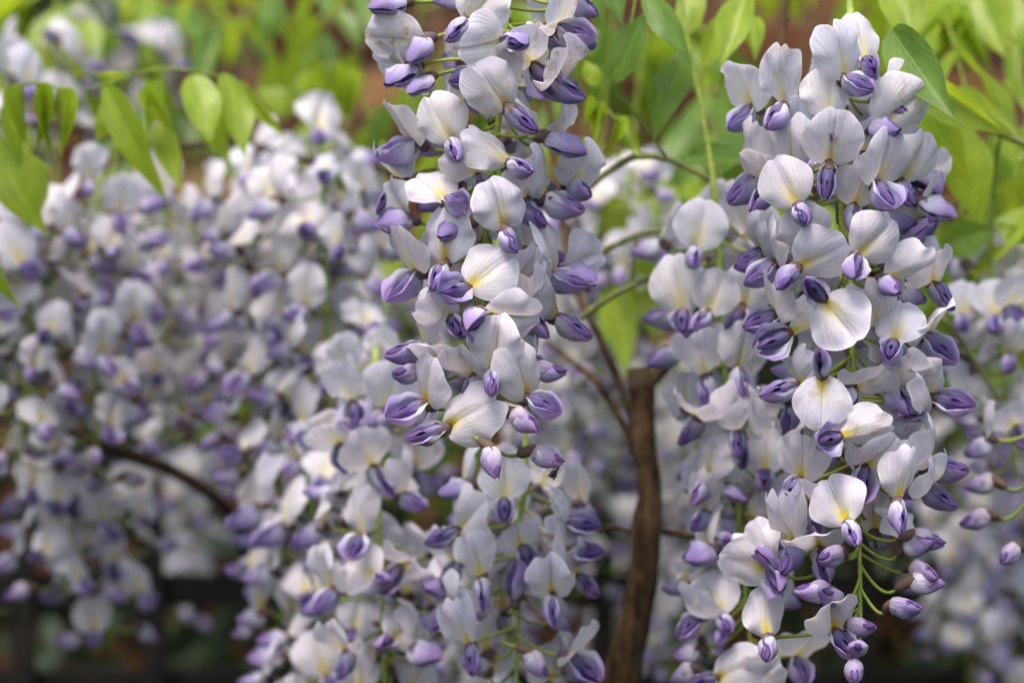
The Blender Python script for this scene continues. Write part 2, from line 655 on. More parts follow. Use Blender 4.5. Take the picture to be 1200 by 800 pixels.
def fit(b, t, k, mpp):
    """rotation, scale and banner hinge angle that put banner tip and keel tip where the photograph has them"""
    best = None
    for hi, ha in enumerate(HINGES if t else HINGES[:1]):
        S, N = _SS[hi], _NN[hi]
        for sc in (1.0, 1.07, 1.14):
            e = 0.05 * (_y / 1.2) ** 2 + 0.12 * (_p / 0.8) ** 2 + 0.01 * _wrap + 0.08 * abs(ha)
            if t:
                e = e + 0.45 * (1 + N[1])
                dx, dz = (t[0] - b[0]) * mpp, (b[1] - t[1]) * mpp
                e = e + ((S[0] * sc - dx) ** 2 + (S[2] * sc - dz) ** 2) / 0.006 ** 2
            if k:
                dx, dz = (k[0] - b[0]) * mpp, (b[1] - k[1]) * mpp
                e = e + ((_K[0] * sc - dx) ** 2 + (_K[2] * sc - dz) ** 2) / 0.006 ** 2
                e = e + 0.25 * np.maximum(0, _K[1] / KL)
            i = int(np.argmin(e))
            if best is None or e[i] < best[0]:
                best = (e[i], i, sc, ha)
    _, i, sc, ha = best
    m = Matrix.Rotation(_r[i], 3, 'Y') @ Matrix.Rotation(_p[i], 3, 'X') @ Matrix.Rotation(_y[i], 3, 'Z')
    return m, sc, ha


FLOWER_COUNT = [0]


def add_flower(root, base, rot, sc, attach, color, kind='open', rnd=random, detail=True, hinge=0.0):
    """one flower of a raceme: receptacle (calyx + pedicel) with its petals as children"""
    FLOWER_COUNT[0] += 1
    inv = rot.transposed()
    to_axis = (inv @ (attach - base)) / sc
    me = receptacle(to_axis, sc, FLOWER_COUNT[0], 1.25 if kind == 'bud' else 1.0)
    o = inst('flower_bud' if kind == 'bud' else 'flower', me, root, color)
    o.matrix_basis = Matrix.Translation(base - Vector(root.location)) @ rot.to_4x4() @ Matrix.Scale(sc, 4)
    if kind == 'bud':
        inst('standard_petal', rnd.choice(HOOD), o, color)
        w = WING[4] if rnd.random() < 0.6 else WING[0]
    else:
        s = inst('standard_petal', rnd.choice(STD), o, color)
        s.scale = (rnd.uniform(0.93, 1.07), rnd.uniform(0.7, 1.25), rnd.uniform(0.94, 1.05))
        s.rotation_euler = (hinge + rnd.uniform(-0.08, 0.08), 0, 0)
        w = rnd.choice(WING)
    for m in w:
        inst('wing_petal', m, o, color)
    if detail:
        inst('keel_petal', KEEL, o, color)
    return o


def raceme(label, axis, group=None, explicit=(), n_fill=40, fill='all', radius=0.027, z_first=0.02, yellow=0.5,
           bud_from=0.88, seed=1, detail=True, size=1.0, cane_z=None, stalk_r=0.0016, taper=0.35, tint=None, stain_top=0.0, ped_r=None, ped_d=None, ped_to=None, h0=0.0, h1=1.0):
    """axis: [(px, py, depth), ...] from the top of the flowering part to its tip"""
    rnd = random.Random(seed)
    wpts = [P(*a) for a in axis]
    line = spline(wpts, 40)
    top = wpts[0].copy()
    up = []
    if cane_z is not None and cane_z > top.z + 0.01:
        h = cane_z - top.z
        sw = rnd.uniform(-0.12, 0.12) * h
        yb = max(0.0, ped_d - (top.y - CAM.y)) if ped_d else 0.012
        up = [Vector((top.x + sw, top.y + yb, cane_z)), Vector((top.x + sw * 0.8, top.y + yb * 0.98, top.z + h * 0.6)), Vector((top.x + sw * 0.2, top.y + yb * 0.6, top.z + h * 0.2))]
    if ped_to:
        q = P(*ped_to)
        up = [q, q.lerp(top, 0.5) + Vector((0, 0, 0.012))]
    root = thing('wisteria_raceme', up[0] if up else top, label, 'flower cluster', group)
    pts = up + wpts
    rr = [ped_r or stalk_r * 1.15] * len(up) + [stalk_r * (1 - 0.6 * i / (len(wpts) - 1)) for i in range(len(wpts))]
    tube('stalk', pts, rr, M_STALK, root, 7, 0.06, seed, n=34)
    zt, zb = line[0].z, line[-1].z

    def at_z(z):
        if z >= zt:
            return line[0]
        if z <= zb:
            return line[-1]
        for a, b in zip(line, line[1:]):
            if a.z >= z >= b.z:
                return a.lerp(b, (a.z - z) / max(1e-9, a.z - b.z))
        return line[-1]

    def colour(h):
        y = max(0.0, min(1.0, yellow * (0.35 + 1.1 * h) + rnd.uniform(-0.12, 0.12)))
        ti = max(0.0, min(1.0, (0.15 + 0.75 * h if tint is None else tint) + rnd.uniform(-0.2, 0.2)))
        st = stain_top * max(0.0, 1 - h * 2.6) if rnd.random() < 0.7 else 0.0
        if rnd.random() < 0.06:
            st = max(st, rnd.uniform(0.15, 0.4))
        return (st, y, ti, 1)

    for e in explicit:
        bx, by, t, k, back, kind = e
        d0 = at_z(P(bx, by, axis[0][2]).z)
        dax = d0.y - CAM.y
        mpp = PX * dax
        h = min(1, max(0, (zt - P(bx, by, dax).z) / (zt - zb)))
        r0 = radius * (1 - taper * h) * size
        dx = P(bx, by, dax).x - d0.x
        dep = -math.sqrt(max(r0 * r0 - dx * dx, 0)) + back * 0.001
        base = P(bx, by, dax + dep)
        rot, sc, hinge = fit((bx, by), t, k, PX * (dax + dep))
        if kind == 'bud':
            sc *= 0.84
        az = at_z(base.z + rnd.uniform(0.001, 0.008))
        add_flower(root, base, rot, sc * size, az, colour(h), kind, rnd, hinge=hinge)
    ga = 2.39996
    for i in range(n_fill):
        h = h0 + (h1 - h0) * (i + rnd.random()) / n_fill
        z = zt + (zb - zt) * (h * 0.98)
        a = at_z(z)
        if fill == 'back':
            az = math.pi + rnd.uniform(-1.45, 1.45)
        else:
            az = i * ga + rnd.uniform(-0.3, 0.3)
        r0 = radius * (1 - taper * h) * rnd.uniform(0.62, 1.08) * size
        out = Vector((math.sin(az), -math.cos(az), 0))
        base = a + out * r0 + Vector((0, 0, rnd.uniform(-0.006, 0.004)))
        kind = 'bud' if h > bud_from else 'open'
        rot = (Matrix.Rotation(az + rnd.uniform(-0.5, 0.5), 3, 'Z') @ Matrix.Rotation(rnd.uniform(-0.45, 0.35), 3, 'X')
               @ Matrix.Rotation(rnd.uniform(-0.45, 0.45), 3, 'Y'))
        sc = rnd.uniform(0.86, 1.18) * (1 - 0.12 * h) * size
        add_flower(root, base, rot, sc, at_z(z + rnd.uniform(0, 0.008)), colour(h), kind, rnd, detail, rnd.uniform(-0.35, 0.3))
    return root


# ------------------------------------------------------------------ leaves
def leaflet_mesh(fold, droop, wave, ph, twist, nl=14, nw=6, name='leaflet'):
    """unit leaflet: length 1 along +Y... base at 0, half width 0.5, face +Z"""
    verts, uvs, faces = [], [], []
    for j in range(nl + 1):
        s = j / nl
        w = 0.5 * (math.sin(math.pi * min(1, 0.03 + 0.97 * s ** 0.78))) ** 0.85
        w *= 1 - 0.55 * max(0, (s - 0.62) / 0.38) ** 1.3
        if s > 0.999:
            w = 0.004
        for i in range(nw + 1):
            u = -1 + 2 * i / nw
            x = u * w
            z = abs(u) * w * math.tan(fold) * (1 - 0.3 * s) - droop * s * s
            z += wave * math.sin(9 * s + ph + (2.2 if u > 0 else 0)) * abs(u) ** 1.5 * min(1, 4 * w)
            tw = twist * s
            verts.append((x * math.cos(tw), s, z + x * math.sin(tw)))
            uvs.append((0.5 + u * 0.5, s))
    for j in range(nl):
        for i in range(nw):
            q = j * (nw + 1) + i
            faces.append((q, q + 1, q + nw + 2, q + nw + 1))
    return verts, faces, uvs


LEAFLETS = {}
for nm, m in (('lime', M_LIME), ('mid', M_MID), ('dark', M_DARK)):
    LEAFLETS[nm] = []
    for k, (fo, dr, wa, ph, tw) in enumerate([(0.25, 0.10, 0.02, 0.3, 0.2), (0.12, 0.20, 0.03, 1.9, -0.25), (0.42, 0.06, 0.025, 3.3, 0.1),
                                              (-0.1, 0.16, 0.035, 4.7, 0.35), (0.95, 0.05, 0.01, 0.8, 0.0)]):
        v, f, u = leaflet_mesh(fo, dr, wa, ph, tw)
        LEAFLETS[nm].append(mesh_obj('leaflet', v, f, m, uvs=u, data_only=True))


def leaflet(root, base, tip, width, twist, kind, var):
    d = tip - base
    L = d.length
    yv = d.normalized()
    toward = (CAM - base).normalized()
    zv = (toward - yv * toward.dot(yv))
    if zv.length < 1e-4:
        zv = Vector((0, 0, 1)) - yv * yv.z
    zv.normalize()
    zv = Matrix.Rotation(twist, 3, yv) @ zv
    xv = yv.cross(zv)
    m = Matrix((xv * width, yv * L, zv * L * 0.8)).transposed()
    o = inst('leaflet', LEAFLETS[kind][var], root)
    o.matrix_basis = Matrix.Translation(base - Vector(root.location)) @ m.to_4x4()
    return o


def leaf_px(label, rachis, leaflets, kind='lime', group=None, w_r=2.4):
    """compound leaf laid out from the photograph; rachis [(px,py,d)], leaflets [(bx,by,tx,ty,width px,d base,d tip,twist deg,variant)]"""
    pts = [P(*q) for q in rachis]
    root = thing('wisteria_leaf', pts[0], label, 'leaf', group)
    d = rachis[0][2]
    tube('leaf_stalk', pts, [w_r * PX * d * (1 - 0.5 * i / (len(pts) - 1)) for i in range(len(pts))], M_STALK, root, 6, 0.05, 3, n=14)
    for (bx, by, tx, ty, w, d1, d2, tw, var) in leaflets:
        leaflet(root, P(bx, by, d1), P(tx, ty, d2), w * PX * d1, R(tw), kind, var)
    return root


def leaf_free(label, base, az, elev, length, pairs, size, kind, group, seed, droop=0.7):
    rnd = random.Random(seed)
    root = thing('wisteria_leaf', base, label, 'leaf', group)
    h = Vector((math.cos(az), math.sin(az), 0))
    pts = []
    for i in range(9):
        s = i / 8
        e = elev - droop * s * 1.5
        pts.append(base + h * (length * s * math.cos(elev * 0.6)) + Vector((0, 0, length * (math.sin(elev) * s - droop * s * s * 0.8))))
    tube('leaf_stalk', pts, [0.0011 - 0.0007 * i / 8 for i in range(9)], M_STALK, root, 5, 0.05, seed)
    side = h.cross(Vector((0, 0, 1)))
    for k in range(pairs + 1):
        s = 0.3 + 0.7 * k / pairs
        i = min(7, int(s * 8))
        p = pts[i].lerp(pts[i + 1], s * 8 - i)
        tang = (pts[i + 1] - pts[i]).normalized()
        for sd_ in ((-1, 1) if k < pairs else (0,)):
            L = size * rnd.uniform(0.75, 1.1) * (1 - 0.25 * abs(s - 0.6))
            d = (side * sd_ * rnd.uniform(0.5, 0.9) + tang * rnd.uniform(0.45, 0.8) + Vector((0, 0, -rnd.uniform(0.25, 0.95)))).normalized()
            q = inst('leaflet', rnd.choice(LEAFLETS[kind][:4]), root)
            zup = Vector((rnd.uniform(-0.5, 0.5), rnd.uniform(-0.7, 0.3), 1))
            zv = (zup - d * zup.dot(d)).normalized()
            xv = d.cross(zv)
            m = Matrix((xv * L * rnd.uniform(0.36, 0.46), d * L, zv * L * 0.8)).transposed()
            q.matrix_basis = Matrix.Translation(p - base) @ m.to_4x4()
    return root

# ================================================================== the setting
def mat_soil():
    t = NT('soil')
    tc = t.n('ShaderNodeTexCoord')
    a = t.noise(tc.outputs['Object'], 6, 6, 0.65)
    b = t.noise(tc.outputs['Object'], 60, 5, 0.7)
    c = t.mix(t.smooth(a, 0.4, 0.62), (0.045, 0.032, 0.022), (0.05, 0.075, 0.022))
    c = t.mix(t.math('MULTIPLY', b, 0.6), c, (0.02, 0.015, 0.01))
    return t.finish(c, 0.95, 0.1, bump=b, bstr=0.9, bdist=0.02)


g = 40
gv = [(-40 + 80 * i / g, -40 + 80 * j / g, 0.03 * math.sin(i * 2.1 + j) * math.cos(j * 1.7)) for j in range(g + 1) for i in range(g + 1)]
gf = [(j * (g + 1) + i, j * (g + 1) + i + 1, (j + 1) * (g + 1) + i + 1, (j + 1) * (g + 1) + i) for j in range(g) for i in range(g)]
ground = mesh_obj('ground', gv, gf, mat_soil())
tag(ground, kind='structure')


# ---- old brick wall
def mat_brick():
    t = NT('brick')
    tc = t.n('ShaderNodeTexCoord')
    rnd, r_, g_, b_ = objinfo(t)
    n1 = t.noise(tc.outputs['Object'], 22, 5, 0.65)
    n2 = t.noise(tc.outputs['Object'], 140, 4, 0.6)
    ramp = t.n('ShaderNodeValToRGB')
    cr = ramp.color_ramp
    cr.elements[0].color = (0.050, 0.014, 0.009, 1)
    cr.elements[1].color = (0.30, 0.16, 0.07, 1)
    for pos, c in ((0.35, (0.10, 0.032, 0.016, 1)), (0.6, (0.15, 0.06, 0.028, 1)), (0.8, (0.22, 0.10, 0.042, 1))):
        e = cr.elements.new(pos)
        e.color = c
    t.l(r_, ramp.inputs[0])
    c = t.mix(t.math('MULTIPLY', t.smooth(n1, 0.4, 0.7), 0.5), ramp.outputs[0], (0.10, 0.045, 0.03))
    return t.finish(c, 0.9, 0.15, bump=n2, bstr=0.8, bdist=0.004)


def mat_mortar():
    t = NT('mortar')
    tc = t.n('ShaderNodeTexCoord')
    n2 = t.noise(tc.outputs['Object'], 90, 5, 0.65)
    c = t.mix(n2, (0.13, 0.085, 0.05), (0.28, 0.19, 0.12))
    return t.finish(c, 0.95, 0.1, bump=n2, bstr=0.8, bdist=0.004)


WALL_D = 2.9
WY = CAM.y + WALL_D
M_BRICK, M_MORTAR = mat_brick(), mat_mortar()
wall = thing('brick_wall', (0, WY, 0), 'old red and brown brick wall with sandy mortar behind the wisteria', 'wall')


def box_geo(x0, x1, y0, y1, z0, z1):
    v = [(x0, y0, z0), (x1, y0, z0), (x1, y1, z0), (x0, y1, z0), (x0, y0, z1), (x1, y0, z1), (x1, y1, z1), (x0, y1, z1)]
    f = [(0, 3, 2, 1), (4, 5, 6, 7), (0, 1, 5, 4), (1, 2, 6, 5), (2, 3, 7, 6), (3, 0, 4, 7)]
    return v, f


def brick_geo(L, H, dep, seed):
    """bevelled, slightly uneven brick, front face at y = 0, centred in x and z"""
    r = random.Random(seed)
    b = 0.005
    loops = [(-L / 2, -H / 2, dep), (-L / 2, -H / 2, b), (-L / 2 + b, -H / 2 + b, 0.0)]
    v, f = [], []
    for (x, z, y) in loops:
        for sx, sz in ((1, 1), (-1, 1), (-1, -1), (1, -1)):
            v.append((x * sx + r.uniform(-0.0018, 0.0018), y + r.uniform(-0.0012, 0.0012), z * sz + r.uniform(-0.0018, 0.0018)))
    for k in range(2):
        for i in range(4):
            j = (i + 1) % 4
            f.append((k * 4 + i, k * 4 + j, (k + 1) * 4 + j, (k + 1) * 4 + i))
    f.append((8, 9, 10, 11))
    return v, f


v, f = box_geo(-3.0, 3.0, 0.007, 0.22, -0.05, 2.45)
mesh_obj('mortar', v, f, M_MORTAR, wall, smooth=False)
BL, BH, BJ = 0.215, 0.052, 0.010
bm_full = [mesh_obj('brick', *brick_geo(BL, BH, 0.05, s), M_BRICK, smooth=False, data_only=True) for s in range(5)]
bm_half = [mesh_obj('brick', *brick_geo(BL / 2 - BJ / 2, BH, 0.05, 20 + s), M_BRICK, smooth=False, data_only=True) for s in range(3)]
rb = random.Random(3)
spots, rest_v, rest_f = [], [], []
course = BH + BJ
for j in range(int(2.4 / course)):
    z = 0.03 + (j + 0.5) * course
    x = -2.9 + (0 if j % 2 else (BL + BJ) / 2)
    k = j % 3
    while x < 2.85:
        half = (k % 5 == 3)
        L = BL / 2 - BJ / 2 if half else BL
        spots.append((x + L / 2, z, half))
        x += L + BJ
        k += 1
vis = sorted(spots, key=lambda s: max(abs(s[0]) / 0.75, abs(s[1] - 1.62) / 0.42))
for n_, (x, z, half) in enumerate(vis):
    if n_ < 290:
        o = inst('brick', rb.choice(bm_half if half else bm_full), wall, (min(1, max(0, rb.gauss(0.38, 0.3))), 0, 0, 1))
        o.location = (x, rb.uniform(-0.003, 0.003), z)
    else:
        bv, bf = brick_geo(BL / 2 - BJ / 2 if half else BL, BH, 0.05, n_)
        off = len(rest_v)
        rest_v += [(a + x, b, c + z) for a, b, c in bv]
        rest_f += [tuple(off + q for q in ff) for ff in bf]
o = mesh_obj('outer_bricks', rest_v, rest_f, M_BRICK, wall, smooth=False)
o.color = (0.45, 0, 0, 1)
tag(o, kind='stuff')
v, f = box_geo(-3.05, 3.05, -0.035, 0.255, 2.453, 2.51)
mesh_obj('coping', v, f, M_BRICK, wall, smooth=False).color = (0.3, 0, 0, 1)


# ---- dark railing under the flowers
def mat_paint():
    t = NT('weathered_dark_timber')
    tc = t.n('ShaderNodeTexCoord')
    n1 = t.noise(tc.outputs['Object'], 35, 5, 0.7)
    c = t.mix(t.smooth(n1, 0.45, 0.75), (0.006, 0.005, 0.004), (0.022, 0.016, 0.011))
    return t.finish(c, 0.7, 0.2, bump=n1, bstr=0.4, bdist=0.002)


M_RAIL = mat_paint()
FD = 1.62
FY = CAM.y + FD
fence = thing('trellis_fence', (0, FY, 0), 'dark weathered timber trellis fence with upright battens under the hanging blossom', 'fence')
step = 166 * PX * FD
x0 = (30 - 600) * PX * FD
ztop = CAM.z - (604 - 400) * PX * FD
bw = 0.0075
pv, pf = box_geo(-bw, bw, -0.006, 0.006, -0.03, ztop)
# pointed head
pv += [(0, 0, ztop + 0.012)]
pf = pf[:1] + pf[2:] + [(4, 5, 8), (5, 6, 8), (6, 7, 8), (7, 4, 8)]
batten = mesh_obj('batten', pv, pf, M_RAIL, smooth=False, data_only=True)
for i in range(-9, 18):
    o = inst('batten', batten, fence)
    o.location = (x0 + i * step, 0, 0)
    o.rotation_euler = (0, R(random.uniform(-0.5, 0.5)), 0)
for py, h in ((693, 0.0105), (806, 0.010)):
    z = CAM.z - (py - 400) * PX * FD
    v, f = box_geo(x0 - 9.6 * step, x0 + 17.6 * step, 0.0065, 0.022, z - h, z + h)
    mesh_obj('rail', v, f, M_RAIL, fence, smooth=False)
v, f = box_geo(x0 - 9.6 * step, x0 + 17.6 * step, 0.0065, 0.022, 0.25, 0.272)
mesh_obj('rail', v, f, M_RAIL, fence, smooth=False)
for xx in (x0 - 9.4 * step, x0 + 17.4 * step):
    v, f = box_geo(xx - 0.035, xx + 0.035, 0.023, 0.093, -0.05, ztop + 0.05)
    mesh_obj('post', v, f, M_RAIL, fence, smooth=False)

# ---- the vine: trunk, limbs and green shoots
TD = 1.10
ppm = PX * TD


def vine_pts(lst, d):
    return [P(a, b, d) if len(q) == 2 else P(a, b, q[2]) for q in lst for a, b in [q[:2]]]


ty = CAM.y + 1.12
base = Vector((-0.08, ty + 0.03, 0.0))
vine = thing('wisteria_vine', base, 'brown woody wisteria trunk with a cut stub and forking limbs', 'vine')
tr = [Vector((-0.085, ty + 0.035, -0.04)), Vector((-0.06, ty + 0.02, 0.4)), Vector((-0.035, ty + 0.01, 0.75)), Vector((-0.006, ty, 1.02)), Vector((0.022, ty - 0.003, 1.2)), Vector((0.038, ty - 0.005, 1.28)),
      P(724, 812, 1.112), P(742, 735, 1.105), P(755, 665, 1.10), P(757, 618, 1.10), P(761, 585, 1.10), P(758, 545, 1.10), P(752, 515, 1.10), P(754, 480, 1.10), P(751, 450, 1.10), P(748, 430, 1.10)]
tube('trunk', tr, [0.030, 0.022, 0.018, 0.0145, 0.012, 0.0105, 0.0092, 0.0078, 0.0066, 0.0071, 0.0056, 0.0054, 0.0066, 0.0053, 0.0066, 0.0050], M_BARK, vine, 14, 0.06, 4, n=90)
limbs = [
    ('limb', [(756, 452), (775, 436), (797, 405), (835, 355), (878, 280), (898, 215, 1.12), (910, 90, 1.16), (930, -60, 1.2)], [7.5, 7, 6.2, 6.4, 6, 6, 5.5, 5]),
    ('limb', [(750, 508), (738, 480), (722, 440), (703, 397), (690, 370), (672, 330, 1.12), (650, 200, 1.14), (640, 40, 1.15), (642, -90, 1.16)], [5.2, 4.8, 4.6, 4.2, 4.2, 4, 4, 4, 4]),
    ('limb', [(751, 528), (735, 506), (716, 472), (697, 445), (672, 425, 1.13), (640, 400, 1.2)], [4.8, 4.4, 4.4, 4, 3.6, 3]),
    ('twig', [(757, 621), (785, 624), (822, 630), (850, 632, 1.11)], [4.6, 4.0, 4.2, 3.0]),
    ('twig', [(757, 632), (738, 622), (715, 618), (700, 625)], [3.0, 2.8, 2.4, 2]),
]
for k, (nm, pts, w) in enumerate(limbs):
    tube(nm, vine_pts(pts, TD), [q * ppm for q in w], M_BARK, vine, 9, 0.12, 10 + k, n=30)
shoots = [
    ([(676, 376), (700, 358), (724, 343), (760, 326), (800, 309)], [4, 4.2, 4, 3.4, 3], 1.07),
    ([(680, 310), (704, 296), (722, 287), (752, 274), (786, 268), (824, 262)], [3.6, 4, 3.8, 3.4, 3, 2.5], 1.08),
    ([(684, 224), (712, 202), (745, 184), (780, 186), (812, 200), (842, 216)], [4.4, 4.2, 4.4, 4, 3.6, 3], 1.06),
    ([(741, 335), (742, 312), (744, 290), (746, 277)], [2.4, 2.2, 2, 1.6], 1.075),
    ([(776, 320), (784, 300), (778, 284), (770, 276)], [2.2, 2.2, 2, 1.6], 1.075),
    ([(1100, 138), (1130, 142), (1160, 152), (1200, 168), (1260, 186)], [3.6, 4, 4.2, 4.4, 4.6], 1.08),
    ([(1104, 372), (1128, 402), (1150, 436), (1172, 470)], [3.4, 3.6, 3.2, 2.4], 1.10),
]
for k, (pts, w, d) in enumerate(shoots):
    tube('shoot', vine_pts(pts, d), [q * PX * d for q in w], M_SHOOT, vine, 7, 0.12, 30 + k, n=20)

# curved old cane low on the left
cane = thing('vine_cane', P(-60, 452, 1.30), 'dark old vine cane curving down through the blossom above the fence', 'vine')
tube('stem', [P(-60, 452, 1.32), P(0, 468, 1.31), P(60, 492, 1.30), P(130, 525, 1.29), P(190, 546, 1.29), P(240, 574, 1.29), P(272, 606, 1.30), P(290, 660, 1.33)],
     [8.5 * PX * 1.3] * 5 + [7.5 * PX * 1.3, 6.5 * PX * 1.3, 5 * PX * 1.3], M_BARK_D, cane, 9, 0.12, 5, n=40)
tube('side_twig', [P(130, 524, 1.29), P(108, 560, 1.29), P(84, 620, 1.30), P(60, 700, 1.31)], [4 * PX * 1.3, 3.5 * PX * 1.3, 3 * PX * 1.3, 2 * PX * 1.3], M_BARK_D, cane, 7, 0.1, 6, n=20)

# canes overhead that carry the clusters
CANE_Z = {}
for k, (d, z) in enumerate(((0.955, 1.685), (1.10, 1.715), (1.30, 1.75), (1.50, 1.80), (1.85, 1.86))):
    y = CAM.y + d
    rr_ = random.Random(k)
    o = thing('overhead_cane', (-1.1, y, z), ['slender vine cane above the two sharp flower clusters', 'vine cane overhead joining the forked trunk limbs',
              'vine cane overhead carrying the blurred blossom', 'vine cane overhead behind the blurred blossom', 'vine cane overhead near the brick wall'][k], 'vine')
    pts = [Vector((-1.1 + 0.22 * i, y + rr_.uniform(-0.008, 0.008), z + rr_.uniform(-0.006, 0.006))) for i in range(11)]
    tube('stem', pts, [0.0065] * 11, M_BARK, o, 8, 0.12, 60 + k, n=60)
    CANE_Z[d] = z


o = thing('vine_cane', P(-140, 128, 1.30), 'vine cane half hidden by drooping young leaves over the pale mass', 'vine')
tube('stem', [P(-140, 128, 1.30), P(-20, 140, 1.29), P(90, 150, 1.28), P(180, 172, 1.28), P(280, 168, 1.27), P(370, 190, 1.26), P(470, 205, 1.24), P(640, 240, 1.2), P(690, 340, 1.11)],
     [4 * PX * 1.3] * 8 + [3.2 * PX * 1.3], M_BARK_D, o, 8, 0.12, 71, n=50)
MASS_Z = CAM.z - (165 - 400) * PX * 1.28


def cz(d):
    k = min(CANE_Z, key=lambda q: abs(q - d))
    return CANE_Z[k]

# ================================================================== the two sharp racemes, laid out flower by flower
def F(s):
    """'bx by tx ty kx ky [back_mm] [b]'  ('-' for unknown tip)"""
    out = []
    for ln in s.strip().splitlines():
        w = ln.split('#')[0].split()
        if not w:
            continue
        kind = 'open'
        if w[-1] == 'b':
            kind = 'bud'
            w = w[:-1]
        t = None if w[2] == '-' else (float(w[2]), float(w[3]))
        k = None if w[4] == '-' else (float(w[4]), float(w[5]))
        back = float(w[6]) if len(w) > 6 else 0.0
        out.append((float(w[0]), float(w[1]), t, k, back, kind))
    return out


LEFT = F('''
498 47 428 40 488 82 0
470 2 425 -20 440 18 4
548 25 590 -25 521 56 -2
590 45 545 62 624 56 0
558 90 612 62 521 103 4
594 127 563 82 630 160 -4
482 80 458 60 458 108 2
500 92 470 75 488 116 0
530 166 503 110 540 196 -2
490 168 458 112 440 206 2
597 191 553 146 628 207 -4
650 34 662 -18 697 58 0
668 -2 690 -40 700 20 4
641 96 662 52 690 128 0
625 75 600 50 655 118 8
640 160 678 130 690 187 0
638 232 640 168 690 262 0
668 215 690 165 690 240 8
480 256 456 208 446 270 3
523 236 486 200 549 246 -3
589 268 578 210 606 302 -4
545 262 520 235 520 285 8
521 308 519 250 506 346 -2
491 320 466 262 455 362 2
548 338 602 296 512 350 -5
643 324 640 262 694 345 0
655 318 690 290 690 335 8
565 367 630 376 540 384 -5
652 373 640 325 699 405 4
624 432 - - 678 447 4 b
579 432 586 370 575 470 -4
618 467 606 410 656 492 -3
498 408 486 352 448 426 2
530 372 500 345 545 398 10
490 435 - - 450 446 2 b
501 474 508 418 455 496 0
522 501 566 470 472 518 -3
574 523 - - 576 572 -3 b
601 482 - - 634 514 0 b
623 527 - - 668 555 0 b
610 360 645 330 640 400 12
520 425 500 390 505 455 12
560 440 540 400 545 480 14
600 330 630 300 610 362 14
470 210 448 180 442 262 14
610 236 630 200 640 280 12
560 205 540 170 575 240 14
''')
raceme('sharp wisteria raceme with browned weathered upper petals and a bare green tip',
       [(594, -30, 0.95), (590, 80, 0.95), (578, 200, 0.952), (566, 320, 0.95), (570, 430, 0.945), (573, 480, 0.94), (576, 535, 0.938)],
       explicit=LEFT, n_fill=30, fill='back', radius=0.027, yellow=0.75, seed=11, cane_z=1.685, taper=0.35, stain_top=0.9, h1=0.82)

RIGHT = F('''
884 127 866 66 852 166 0
919 125 912 62 896 164 -2
989 92 978 34 1021 116 2
1015 72 1004 14 1022 96 6
972 141 970 80 972 172 2
972 192 975 136 966 240 -3
1025 148 1084 108 1042 164 0
1032 118 1072 84 1050 140 8
1026 216 1036 158 1041 252 -2
1054 212 1082 166 1064 250 3
1076 236 1106 216 1114 258 2
1066 200 1102 196 1092 228 8
935 241 903 186 943 270 -4
928 200 920 156 915 230 8
890 206 866 158 852 246 2
903 216 888 170 880 256 0
911 309 898 250 868 346 -2
896 296 880 262 862 316 5
934 312 988 282 902 342 -5
1003 299 1046 252 992 330 -5
1037 327 1092 308 1042 350 -3
1062 288 1096 268 1092 262 6
1080 262 1070 225 1092 270 6
965 350 1004 402 935 320 -6
925 390 978 366 878 412 -4
914 370 900 330 860 394 2
1048 402 1062 350 1034 430 -4
1078 392 1088 345 1116 430 0
1092 332 1085 292 1116 368 3
964 440 962 504 958 404 -5
936 450 955 425 876 474 1
982 511 1046 498 945 520 -5
1090 468 1062 428 1140 482 0
1076 474 1056 452 1060 490 -2
940 562 934 502 914 598 -3
1052 586 1070 528 1050 628 -5
994 613 973 564 1001 640 -5
1088 546 1082 494 1134 556 2
1080 572 1090 540 1122 598 3
935 635 902 598 912 680 0
903 665 848 648 918 690 4
905 660 868 622 880 640 7
900 746 898 690 895 778 2
985 645 - - 948 664 -2 b
972 690 - - 920 700 0 b
984 702 - - 946 690 3 b
1068 625 - - 1118 652 0 b
1068 662 - - 1098 684 3 b
1064 680 - - 1123 692 -2 b
1044 708 - - 1084 716 -2 b
994 732 - - 1034 738 8 b
976 738 962 690 998 770 8
1010 760 - - 985 755 0 b
1000 775 - - 996 806 -2 b
998 452 1030 440 990 500 14
1010 545 1040 520 1000 590 14
950 590 930 560 960 630 14
1040 450 1060 410 1060 490 12
930 475 910 440 915 515 14
1030 380 1010 350 1050 420 14
950 290 930 250 960 330 14
1000 240 1010 200 1000 280 12
1010 180 1030 140 1010 220 14
940 170 930 120 930 210 14
1060 640 1040 600 1090 640 12
960 640 945 600 965 690 14
''')
raceme('tall sharp wisteria raceme tapering to brown-cupped buds on a bare stalk',
       [(996, 30, 0.955), (984, 130, 0.955), (984, 210, 0.952), (990, 320, 0.95), (1000, 430, 0.946), (1003, 530, 0.942), (1007, 640, 0.938), (1008, 745, 0.936), (1001, 782, 0.936)],
       explicit=RIGHT, n_fill=42, fill='back', radius=0.029, yellow=0.95, seed=23, cane_z=1.685, taper=0.42, h0=0.09, h1=0.80)

